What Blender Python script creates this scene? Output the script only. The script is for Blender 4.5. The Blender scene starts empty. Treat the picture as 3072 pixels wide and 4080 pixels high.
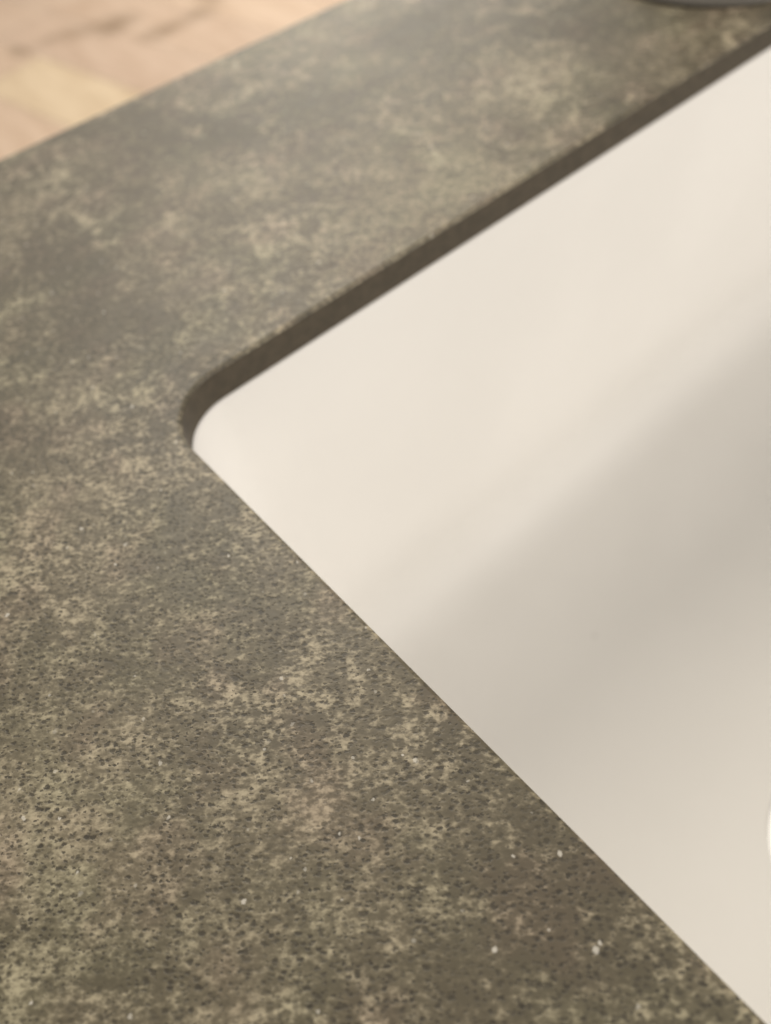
import bpy, bmesh, math, random
from mathutils import Matrix, Vector
random.seed(7)
S = bpy.context.scene
COL = S.collection

# ---------------------------------------------------------------- camera
CAM_H = 0.15
R = ((0.7499662821, -0.5735946230, 0.3294537663),
     (-0.6544628999, -0.5710996343, 0.4955033001),
     (-0.0960671032, -0.5872260350, -0.8037018698))      # columns: image right, image down, forward
cd = bpy.data.cameras.new('camera')
cam = bpy.data.objects.new('camera', cd); COL.objects.link(cam)
m = Matrix([(r[0], -r[1], -r[2]) for r in R]).to_4x4()
m.translation = Vector((0, 0, CAM_H))
cam.matrix_world = m
cd.sensor_fit = 'VERTICAL'; cd.sensor_height = 24.0; cd.lens = 24.0 * 3069 / 4080
cd.clip_start = 0.005; cd.clip_end = 60
cd.dof.use_dof = True; cd.dof.focus_distance = 0.156; cd.dof.aperture_fstop = 5.4
S.camera = cam

# ---------------------------------------------------------------- world, lamps, exposure
w = bpy.data.worlds.new('World'); S.world = w; w.use_nodes = True
bg = w.node_tree.nodes['Background']
bg.inputs[0].default_value = (1.0, 0.935, 0.85, 1); bg.inputs[1].default_value = 0.44

def lamp(name, loc, target, radius, power, color):
    d = bpy.data.lights.new(name, 'AREA'); d.shape = 'DISK'; d.size = 2 * radius
    d.energy = power; d.color = color
    o = bpy.data.objects.new(name, d); COL.objects.link(o)
    o.location = loc
    o.rotation_euler = (Vector(target) - Vector(loc)).to_track_quat('-Z', 'Y').to_euler()
    return o
lamp('ceiling_lamp', (0.60, 1.38, 1.65), (0.2, 0.1, -0.1), 0.42, 29, (1.0, 0.925, 0.82))
lamp('far_wall_fill', (1.15, -1.70, 0.79), (0.2, 0.1, -0.1), 0.30, 31, (1.0, 0.935, 0.87))  # unseen soft fill, added to brighten the far sink wall
lamp('overhead_lamp', (1.00, -0.20, 1.85), (0.17, -0.06, -0.19), 0.45, 2.3, (1.0, 0.94, 0.84))
lamp('floor_fill', (2.2, 2.9, 0.80), (0.9, 2.2, -0.9), 0.90, 33, (1.0, 0.95, 0.84))  # unseen low fill, added to light the floorboards and far worktop
S.view_settings.view_transform = 'Standard'; S.view_settings.look = 'None'
S.view_settings.exposure = 0; S.view_settings.gamma = 1
S.view_settings.use_curve_mapping = False

# ---------------------------------------------------------------- node helpers
class NT:
    def __init__(s, name):
        s.m = bpy.data.materials.new(name); s.m.use_nodes = True
        s.t = s.m.node_tree; s.b = s.t.nodes['Principled BSDF']
        s.co = s.t.nodes.new('ShaderNodeTexCoord').outputs['Object']
    def put(s, sock, v):
        if hasattr(v, 'is_linked') or isinstance(v, bpy.types.NodeSocket): s.t.links.new(v, sock)
        else: sock.default_value = v
    def math(s, op, a, b=0.0, c=None, clamp=False):
        n = s.t.nodes.new('ShaderNodeMath'); n.operation = op; n.use_clamp = clamp
        s.put(n.inputs[0], a); s.put(n.inputs[1], b)
        if c is not None: s.put(n.inputs[2], c)
        return n.outputs[0]
    def step(s, v, lo, hi, a=0.0, b=1.0):
        n = s.t.nodes.new('ShaderNodeMapRange'); n.interpolation_type = 'SMOOTHSTEP'
        s.put(n.inputs['Value'], v); n.inputs['From Min'].default_value = lo; n.inputs['From Max'].default_value = hi
        n.inputs['To Min'].default_value = a; n.inputs['To Max'].default_value = b
        return n.outputs[0]
    def noise(s, scale, detail=2, rough=0.5, dist=0.0, vec=None, off=None, out=0):
        n = s.t.nodes.new('ShaderNodeTexNoise'); n.inputs['Scale'].default_value = scale
        n.inputs['Detail'].default_value = detail; n.inputs['Roughness'].default_value = rough
        n.inputs['Distortion'].default_value = dist
        v = vec if vec is not None else s.co
        if off is not None:
            a = s.t.nodes.new('ShaderNodeVectorMath'); a.operation = 'ADD'; s.put(a.inputs[0], v); a.inputs[1].default_value = off
            v = a.outputs[0]
        s.put(n.inputs['Vector'], v)
        return n.outputs[out]
    def voronoi(s, scale, rnd=1.0, vec=None):
        n = s.t.nodes.new('ShaderNodeTexVoronoi'); n.voronoi_dimensions = '2D'; n.inputs['Scale'].default_value = scale
        n.inputs['Randomness'].default_value = rnd
        s.put(n.inputs['Vector'], vec if vec is not None else s.co)
        return n.outputs['Distance'], n.outputs['Color']
    def mapping(s, rot=0.0, scale=(1, 1, 1), loc=(0, 0, 0)):
        n = s.t.nodes.new('ShaderNodeMapping'); s.put(n.inputs['Vector'], s.co)
        n.inputs['Rotation'].default_value = (0, 0, rot); n.inputs['Scale'].default_value = scale
        n.inputs['Location'].default_value = loc
        return n.outputs[0]
    def mix(s, f, a, b, mode='MIX'):
        n = s.t.nodes.new('ShaderNodeMix'); n.data_type = 'RGBA'; n.blend_type = mode
        s.put(n.inputs[0], f)
        s.put(n.inputs[6], a if not isinstance(a, tuple) else (*a, 1)); s.put(n.inputs[7], b if not isinstance(b, tuple) else (*b, 1))
        return n.outputs[2]
    def sep(s, c):
        n = s.t.nodes.new('ShaderNodeSeparateColor'); s.put(n.inputs[0], c); return n.outputs
    def bump(s, hgt, strength, dist):
        n = s.t.nodes.new('ShaderNodeBump'); n.inputs['Strength'].default_value = strength
        n.inputs['Distance'].default_value = dist; s.put(n.inputs['Height'], hgt)
        s.put(s.b.inputs['Normal'], n.outputs[0])
    def set(s, **k):
        for a, v in k.items():
            v = (*v, 1) if isinstance(v, tuple) and len(v) == 3 else v
            s.put(s.b.inputs[a.replace('_', ' ')], v)

# ---------------------------------------------------------------- materials
def stone_material():
    n = NT('mottled_stone_laminate')
    def amp(v, a): return n.math('MULTIPLY', n.math('SUBTRACT', v, 0.5), a)
    def total(*vs):
        r = vs[0]
        for v in vs[1:]: r = n.math('ADD', r, v)
        return r
    big = n.noise(30, 3, 0.55, 0.0)
    mid = n.noise(110, 4, 0.6, 0.0, off=(3.1, 7.7, 0))
    gm = n.t.nodes.new('ShaderNodeMapping'); gm.vector_type = 'TEXTURE'; n.put(gm.inputs['Vector'], n.co)
    gm.inputs['Rotation'].default_value = (0, 0, math.radians(-41)); gm.inputs['Scale'].default_value = (1.55, 1, 1)
    gr = gm.outputs[0]                                   # the print runs very slightly one way
    fine = n.noise(420, 3, 0.6, 0.0, vec=gr, off=(1.3, 2.9, 0))
    grit = n.noise(1000, 2, 0.6, 0.0, vec=gr, off=(8.3, 4.1, 0))
    # clouded ground: dark taupe to grey beige
    # broad irregular decor clouds that also paint in uneven light and missing sheen: (x, y, radius, lighter or darker), edges broken by noise
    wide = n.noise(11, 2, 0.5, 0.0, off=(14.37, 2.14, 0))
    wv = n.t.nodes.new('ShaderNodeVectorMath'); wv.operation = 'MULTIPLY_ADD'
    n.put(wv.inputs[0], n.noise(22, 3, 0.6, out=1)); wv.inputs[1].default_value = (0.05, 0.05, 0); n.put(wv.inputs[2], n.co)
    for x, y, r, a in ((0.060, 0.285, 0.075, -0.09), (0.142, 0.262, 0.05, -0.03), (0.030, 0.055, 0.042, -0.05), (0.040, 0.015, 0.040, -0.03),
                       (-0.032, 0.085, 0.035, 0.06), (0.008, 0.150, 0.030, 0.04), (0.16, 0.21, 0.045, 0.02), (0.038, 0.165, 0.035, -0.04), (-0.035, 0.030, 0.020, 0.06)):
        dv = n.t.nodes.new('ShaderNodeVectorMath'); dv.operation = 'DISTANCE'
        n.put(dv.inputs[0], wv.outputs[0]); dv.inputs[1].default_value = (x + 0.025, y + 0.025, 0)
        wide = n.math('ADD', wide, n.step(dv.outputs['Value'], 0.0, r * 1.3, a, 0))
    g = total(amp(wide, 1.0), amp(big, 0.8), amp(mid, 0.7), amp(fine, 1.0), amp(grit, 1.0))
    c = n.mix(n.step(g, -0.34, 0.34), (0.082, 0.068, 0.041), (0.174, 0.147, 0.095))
    # granular pale flecks that gather along the clouds and thin out between them
    vein = n.math('ABSOLUTE', n.math('SUBTRACT', n.noise(38, 4, 0.6, 0.4, off=(5, 5, 0)), 0.5))
    vein = n.math('MULTIPLY', n.step(vein, 0.0, 0.05, 0.26, 0.0), n.step(n.noise(16, 2, off=(1, 9, 0)), 0.42, 0.58))
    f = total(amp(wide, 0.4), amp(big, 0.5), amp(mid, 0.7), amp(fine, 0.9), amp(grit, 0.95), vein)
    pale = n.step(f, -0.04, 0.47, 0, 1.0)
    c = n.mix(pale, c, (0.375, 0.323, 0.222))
    # faint green and rosy casts
    c = n.mix(n.step(n.noise(24, 3, off=(4, 0, 0)), 0.45, 0.65, 0, 0.5), c, n.mix(1.0, c, (0.94, 1.02, 0.95), 'MULTIPLY'))
    c = n.mix(n.step(n.noise(55, 3, off=(0, 6, 0)), 0.48, 0.66, 0, 0.6), c, n.mix(1.0, c, (1.06, 0.98, 1.03), 'MULTIPLY'))
    # dark pores of uneven size and outline, gathered in drifts
    drift = n.step(n.noise(70, 3, off=(7, 3, 0)), 0.30, 0.50, 0.45, 1)
    wb = n.t.nodes.new('ShaderNodeVectorMath'); wb.operation = 'MULTIPLY_ADD'
    n.put(wb.inputs[0], n.noise(1500, 2, 0.6, out=1)); wb.inputs[1].default_value = (0.0009,) * 3; n.put(wb.inputs[2], gr)
    pores = None
    for sc, keep in ((720, 0.25), (1050, 0.40)):
        d, col = n.voronoi(sc, vec=wb.outputs[0]); s3 = n.sep(col)
        q = n.step(n.math('DIVIDE', d, n.math('MULTIPLY_ADD', s3[1], 0.23, 0.15)), 0.5, 1.2, 1, 0)
        q = n.math('MULTIPLY', q, n.step(s3[0], keep, keep + 0.02))
        q = n.math('MULTIPLY', q, n.math('MULTIPLY_ADD', s3[2], 0.55, 0.45))
        pores = q if pores is None else n.math('MAXIMUM', pores, q)
    pores = n.math('MAXIMUM', pores, n.step(n.noise(620, 2, 0.55, 0.0, vec=gr, off=(2, 2, 0)), 0.60, 0.72, 0, 0.85))
    pores = n.math('MULTIPLY', pores, drift)
    c = n.mix(n.math('MULTIPLY', pores, 0.95), c, (0.026, 0.021, 0.012))
    # sparse pale chips
    sp = None
    for sc, rad, keep, off in ((58, 0.036, 0.42, 0.0), (105, 0.050, 0.55, 0.37)):
        mp = n.mapping(rot=off, loc=(off, off * 2, 0))
        wob = n.t.nodes.new('ShaderNodeVectorMath'); wob.operation = 'MULTIPLY_ADD'
        n.put(wob.inputs[0], n.noise(1100, 2, off=(off, 0, 0), out=1)); wob.inputs[1].default_value = (0.0011,) * 3; n.put(wob.inputs[2], mp)
        d, col = n.voronoi(sc, vec=wob.outputs[0]); s3 = n.sep(col)
        size = n.math('MULTIPLY_ADD', s3[1], rad * 0.6, rad * 0.45)
        q = n.math('MULTIPLY', n.step(n.math('DIVIDE', d, size), 0.6, 1.15, 1, 0), n.step(s3[0], keep, keep + 0.02))
        q = n.math('MULTIPLY', q, n.math('MULTIPLY_ADD', s3[2], 0.55, 0.25))
        sp = q if sp is None else n.math('MAXIMUM', sp, q)
    c = n.mix(sp, c, (0.56, 0.53, 0.46))
    n.set(Base_Color=c, Roughness=n.math('MULTIPLY_ADD', mid, 0.16, 0.42))
    n.bump(n.math('SUBTRACT', n.math('MULTIPLY', fine, 0.5), n.math('MULTIPLY', pores, 0.7)), 0.25, 0.0004)
    return n.m

def core_material():
    n = NT('dark_laminate_core')
    v = n.noise(300, 4, 0.6)
    n.set(Base_Color=n.mix(n.step(v, 0.35, 0.65), (0.046, 0.036, 0.022), (0.066, 0.052, 0.033)), Roughness=0.6)
    n.bump(n.noise(1500, 2), 0.2, 0.0002)
    return n.m

def white_material():
    n = NT('white_composite')
    v = n.noise(9, 3, 0.5)
    c = n.mix(n.step(v, 0.35, 0.65), (0.745, 0.73, 0.70), (0.77, 0.755, 0.725))
    dv = n.t.nodes.new('ShaderNodeVectorMath'); dv.operation = 'DISTANCE'       # one small faint mark on the floor
    n.put(dv.inputs[0], n.mapping(scale=(1, 1, 0))); dv.inputs[1].default_value = MARK
    c = n.mix(n.step(dv.outputs['Value'], 0.0003, 0.0016, 0.45, 0), c, (0.45, 0.42, 0.40))
    n.set(Base_Color=c,
          Roughness=n.math('MULTIPLY_ADD', n.noise(40, 3), 0.06, 0.50), Specular_IOR_Level=0.3)
    return n.m

def cap_material():
    n = NT('polished_steel')
    v = n.noise(60, 3)
    n.set(Base_Color=n.mix(v, (0.82, 0.81, 0.79), (0.90, 0.89, 0.87)), Metallic=1.0, Roughness=n.math('MULTIPLY_ADD', v, 0.06, 0.10))
    return n.m

def metal_material():
    n = NT('dark_grey_coated_metal')
    v = n.noise(200, 3, vec=n.mapping(scale=(1, 1, 12)))
    n.set(Base_Color=n.mix(v, (0.12, 0.110, 0.092), (0.15, 0.138, 0.116)), Metallic=0.0, Roughness=0.45)
    return n.m

def wood_material():
    n = NT('rustic_oak_boards')
    tone = n.t.nodes.new('ShaderNodeAttribute'); tone.attribute_name = 'tone'
    tc = tone.outputs['Color']
    rot = math.radians(-10)
    g1 = n.noise(3.0, 4, 0.6, 1.2, vec=n.mapping(rot=rot, scale=(6, 1, 1)))
    g2 = n.noise(18.0, 5, 0.65, 0.6, vec=n.mapping(rot=rot, scale=(8, 0.6, 1)))
    c = n.mix(n.step(g1, 0.35, 0.7, 0, 0.45), tc, n.mix(1.0, tc, (0.68, 0.60, 0.52), 'MULTIPLY'))
    c = n.mix(n.step(g2, 0.40, 0.68, 0, 0.35), c, n.mix(1.0, c, (0.72, 0.66, 0.60), 'MULTIPLY'))
    # brown knots and the dark figure that joins them
    wob = n.t.nodes.new('ShaderNodeVectorMath'); wob.operation = 'MULTIPLY_ADD'
    n.put(wob.inputs[0], n.noise(5, 3, 0.6, out=1)); wob.inputs[1].default_value = (0.14, 0.14, 0); n.put(wob.inputs[2], n.co)
    k = None
    for x, y, sx, sy, a in KNOTS:
        s1 = n.t.nodes.new('ShaderNodeVectorMath'); s1.operation = 'SUBTRACT'; n.put(s1.inputs[0], wob.outputs[0]); s1.inputs[1].default_value = (x + 0.07, y + 0.07, 0)
        s2 = n.t.nodes.new('ShaderNodeVectorMath'); s2.operation = 'MULTIPLY'; n.put(s2.inputs[0], s1.outputs[0]); s2.inputs[1].default_value = (1 / sx, 1 / sy, 0)
        s3 = n.t.nodes.new('ShaderNodeVectorMath'); s3.operation = 'LENGTH'; n.put(s3.inputs[0], s2.outputs[0])
        q = n.step(s3.outputs['Value'], 0.0, 1.0, a, 0)
        k = q if k is None else n.math('MAXIMUM', k, q)
    c = n.mix(k, c, (0.24, 0.155, 0.09))
    n.set(Base_Color=c, Roughness=0.65)
    n.bump(g2, 0.15, 0.002)
    return n.m

# ---------------------------------------------------------------- mesh helpers
def link(name, bm, mats, parent=None, smooth=True, recalc=True):
    if recalc: bmesh.ops.recalc_face_normals(bm, faces=bm.faces)
    me = bpy.data.meshes.new(name); bm.to_mesh(me); bm.free()
    for p in me.polygons: p.use_smooth = smooth
    for mt in (mats if isinstance(mats, list) else [mats]): me.materials.append(mt)
    o = bpy.data.objects.new(name, me); COL.objects.link(o)
    if parent: o.parent = parent
    return o
def thing(o, label, cat):
    o['label'] = label; o['category'] = cat
    return o
def rrect(x0, x1, y0, y1, r, seg=14, side=0):
    pts = []
    for cx, cy, a0 in ((x1 - r, y1 - r, 0), (x0 + r, y1 - r, 90), (x0 + r, y0 + r, 180), (x1 - r, y0 + r, 270)):
        for i in range(seg + 1):
            a = math.radians(a0 + 90 * i / seg)
            pts.append((cx + r * math.cos(a), cy + r * math.sin(a)))
    if side:                    # extra points along the straight sides
        out = []
        for i, p in enumerate(pts):
            out.append(p)
            if i % (seg + 1) == seg:
                q = pts[(i + 1) % len(pts)]
                out += [(p[0] + (q[0] - p[0]) * k / side, p[1] + (q[1] - p[1]) * k / side) for k in range(1, side)]
        pts = out
    return pts
def loft(bm, loops, close_last=False):
    vs = [[bm.verts.new(p) for p in lp] for lp in loops]
    for a, b in zip(vs, vs[1:]):
        k = len(a)
        for i in range(k):
            bm.faces.new((a[i], a[(i + 1) % k], b[(i + 1) % k], b[i]))
    if close_last: bm.faces.new(vs[-1])
    return vs
def lathe(bm, prof, seg=48):
    lps = [[(r * math.cos(2 * math.pi * i / seg), r * math.sin(2 * math.pi * i / seg), z) for i in range(seg)] for r, z in prof]
    vs = loft(bm, lps)
    bm.faces.new(vs[0]); bm.faces.new(vs[-1])
def tube(bm, path, rad, seg=24):
    prev = None; n = len(path); ref = Vector((1, 0, 0)); rings = []
    for i, p in enumerate(path):
        t = (Vector(path[min(i + 1, n - 1)]) - Vector(path[max(i - 1, 0)])).normalized()
        u = (ref - t * ref.dot(t)).normalized(); v = t.cross(u)
        rings.append([tuple(Vector(p) + rad * (math.cos(2 * math.pi * k / seg) * u + math.sin(2 * math.pi * k / seg) * v)) for k in range(seg)])
    vs = loft(bm, rings); bm.faces.new(vs[0]); bm.faces.new(vs[-1])

MARK = (0.1640 - (0.0388 + 0.66) / 2, 0.0842 + 0.0346, 0)
STONE, CORE, WHITE, METAL, CAP = stone_material(), core_material(), white_material(), metal_material(), cap_material()

# ---------------------------------------------------------------- floor (0.9 m below the worktop)
FZ = -0.90
KNOTS = [(1.13, 2.86, 0.14, 0.12, 0.75), (1.22, 2.66, 0.16, 0.08, 0.70), (1.05, 2.92, 0.20, 0.08, 0.5),
         (1.36, 2.68, 0.13, 0.09, 0.6), (1.46, 2.79, 0.07, 0.15, 0.65), (0.83, 2.98, 0.06, 0.11, 0.6), (0.94, 2.95, 0.16, 0.06, 0.45)]
bm = bmesh.new()
lay = bm.loops.layers.float_color.new('tone')
ang = math.radians(-10); ca, sa = math.cos(ang), math.sin(ang)
WID, LEN = 0.245, 1.45
ox, oy = 0.845, 2.86         # far right corner of the cream board
def fl(u, v): return (ox + ca * u + sa * v * 1.0, oy - sa * u * 1.0 + ca * v, FZ)
for i in range(-16, 18):
    sh = 0.0 if i == -1 else (random.random() - 0.5) * LEN * 0.8
    for j in range(-5, 5):
        u0, v0 = i * WID, j * LEN + sh
        t = random.random()
        col = [0.70 + 0.06 * t, 0.53 + 0.05 * t, 0.41 + 0.03 * t]
        if i == -1 and j == -1: col = [0.80, 0.64, 0.45]
        gp = 0.0012
        f = bm.faces.new([bm.verts.new(fl(u, v)) for u, v in ((u0 + gp, v0 + gp), (u0 + WID - gp, v0 + gp), (u0 + WID - gp, v0 + LEN - gp), (u0 + gp, v0 + LEN - gp))])
        for l in f.loops: l[lay] = (*col, 1)
# dark joints: one sheet just under the boards
f = bm.faces.new([bm.verts.new((x, y, FZ - 0.004)) for x, y in ((-8, -9), (9, -9), (9, 10), (-8, 10))])
for l in f.loops: l[lay] = (0.20, 0.13, 0.08, 1)
fo = link('floor', bm, wood_material(), smooth=False)
fo['kind'] = 'structure'

# ---------------------------------------------------------------- worktop with its sink cut-out
T = 0.0109
HX0, HX1, HY0, HY1, HR = 0.0388, 0.66, -0.235, 0.1658, 0.0208
CX0, CX1, CY0, CY1 = -0.75, 1.35, -0.32, 0.3355
root = bpy.data.objects.new('kitchen_worktop', None); COL.objects.link(root)
thing(root, 'mottled grey brown stone look worktop with dark pores around the white sink', 'worktop')
ch = 0.0010
def hole(off, z): return [(x, y, z) for x, y in rrect(HX0 - off, HX1 + off, HY0 - off, HY1 + off, HR + off)]
def outer(off, z): return [(x, y, z) for x, y in rrect(CX0 + off, CX1 - off, CY0 + off, CY1 - off, 0.006)]
bm = bmesh.new()
hv = loft(bm, [hole(0, -ch), hole(ch * 0.3, -ch * 0.3), hole(ch, 0)])
ov = loft(bm, [outer(0, -T), outer(0, -0.002), outer(0.0006, -0.0006), outer(0.002, 0)])
es = [bm.edges.get((lp[k], lp[(k + 1) % len(lp)])) for lp in (hv[-1], ov[-1]) for k in range(len(lp))]
res = bmesh.ops.triangle_fill(bm, use_beauty=True, use_dissolve=False, edges=es, normal=(0, 0, 1))
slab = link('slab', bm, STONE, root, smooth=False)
bm = bmesh.new()
loft(bm, [hole(0, -ch), hole(0, -T)])
ce = link('cutout_edge', bm, CORE, root)
ce['label'] = 'plain dark brown cut face around the sink opening'
bm = bmesh.new()
a, b = loft(bm, [hole(0, -T)])[0], loft(bm, [outer(0, -T)])[0]
es = []
for lp in (a, b):
    for k in range(len(lp)): es.append(bm.edges.new((lp[k], lp[(k + 1) % len(lp)])))
bmesh.ops.triangle_fill(bm, use_beauty=True, edges=es, normal=(0, 0, -1))
link('underside', bm, CORE, root, smooth=False)

# ---------------------------------------------------------------- undermounted sink
DEPTH = 0.192
sk = bpy.data.objects.new('undermount_sink', None); COL.objects.link(sk)
sk.location = ((HX0 + HX1) / 2, (HY0 + HY1) / 2, 0)
thing(sk, 'white rectangular undermount sink with rounded corner set beneath the worktop', 'sink')
sx, sy = sk.location.x, sk.location.y
def sl(off, z, r): return [(x - sx, y - sy, z) for x, y in rrect(HX0 + off, HX1 - off, HY0 + off, HY1 - off, r, 20, 36)]
FR = 0.031
loops = [sl(-0.03, -T - 0.012, 0.045), sl(-0.03, -T - 0.0004, 0.045), sl(-0.0008, -T - 0.0004, HR), sl(0.0000, -T - 0.0008, HR), sl(0.0004, -T - 0.002, HR)]
draft = 0.004
loops.append(sl(draft, -DEPTH + FR, HR + 0.003))
for i in range(1, 11):
    a = math.radians(9 * i)
    loops.append(sl(draft + FR * (1 - math.cos(a)), -DEPTH + FR * (1 - math.sin(a)), HR + 0.003 + 0.004 * i / 10))
bx0, bx1, by0, by1 = HX0 + draft + FR, HX1 - draft - FR, HY0 + draft + FR, HY1 - draft - FR
base = loops[-1]
dr = 0.0436
DX, DY = 0.1709 - sx, -0.0589 - sy
def fall(x, y):                 # floor falls to the drain, with a shallow lower facet towards the far right corner
    x, y = x + sx, y + sy
    da = 0.597 * (x - 0.180) - 0.802 * (y - 0.049)
    db = 0.992 * (x - 0.180) + 0.124 * (y - 0.049)
    d = max(0.0, min(da, db))
    return -0.13 * d / (1 + d / 0.05) * max(0.0, min(1.0, (y + 0.01) / 0.03))
NR = 60
for k in range(1, NR + 1):
    t = k / NR
    lp = []
    for (x, y, z) in base:
        a = math.atan2(y - DY, x - DX); tx, ty = DX + dr * math.cos(a), DY + dr * math.sin(a)
        qx, qy = x + (tx - x) * t, y + (ty - y) * t
        lp.append((qx, qy, -DEPTH - 0.005 * t + fall(qx, qy) * min(1, t * 5)))
    loops.append(lp)
loops.append([(x, y, z - 0.006) for x, y, z in loops[-1]])
bm = bmesh.new(); loft(bm, loops, True)
bmesh.ops.recalc_face_normals(bm, faces=bm.faces)
low = min(bm.faces, key=lambda f: f.calc_center_median().z)
if low.normal.z < 0: bmesh.ops.reverse_faces(bm, faces=bm.faces)
bowl = link('bowl', bm, WHITE, sk, recalc=False)
sol = bowl.modifiers.new('shell', 'SOLIDIFY'); sol.thickness = 0.007; sol.offset = -1
bm = bmesh.new(); lathe(bm, [(0.001, 0.0002), (0.030, 0.0001), (0.0443, 0.0), (0.0446, -0.0003), (0.0446, -0.004), (0.001, -0.004)])
st = link('drain_cover', bm, CAP, sk, smooth=False); st.location = (DX, DY, -DEPTH - 0.0046)
st['label'] = 'polished round drain cover shining white under the lamp'

# ---------------------------------------------------------------- tap behind the sink
tp = bpy.data.objects.new('kitchen_tap', None); COL.objects.link(tp)
tp.location = (0.375, 0.2222, 0.0002)
tp.rotation_euler = (0, 0, math.radians(55))
thing(tp, 'dark grey metal tap whose round foot just shows on the worktop behind the sink', 'tap')
bm = bmesh.new(); lathe(bm, [(0.001, 0), (0.052, 0), (0.0515, 0.0015), (0.049, 0.0035), (0.042, 0.006), (0.030, 0.0095), (0.001, 0.0095)])
link('foot', bm, METAL, tp)
bm = bmesh.new(); lathe(bm, [(0.001, 0.0095), (0.0245, 0.0095), (0.0245, 0.14), (0.023, 0.146), (0.001, 0.146)])
link('body', bm, METAL, tp)
path = [(0, 0, 0.146), (0, 0, 0.26)] + [(0, -0.085 + 0.085 * math.cos(math.radians(a)), 0.26 + 0.085 * math.sin(math.radians(a))) for a in range(10, 181, 10)] + [(0, -0.17, 0.21)]
bm = bmesh.new(); tube(bm, path, 0.0125); link('spout', bm, METAL, tp)
bm = bmesh.new(); tube(bm, [(0.0246, 0, 0.10), (0.05, 0, 0.105), (0.09, 0, 0.125), (0.12, 0, 0.145)], 0.007)
link('lever', bm, METAL, tp)
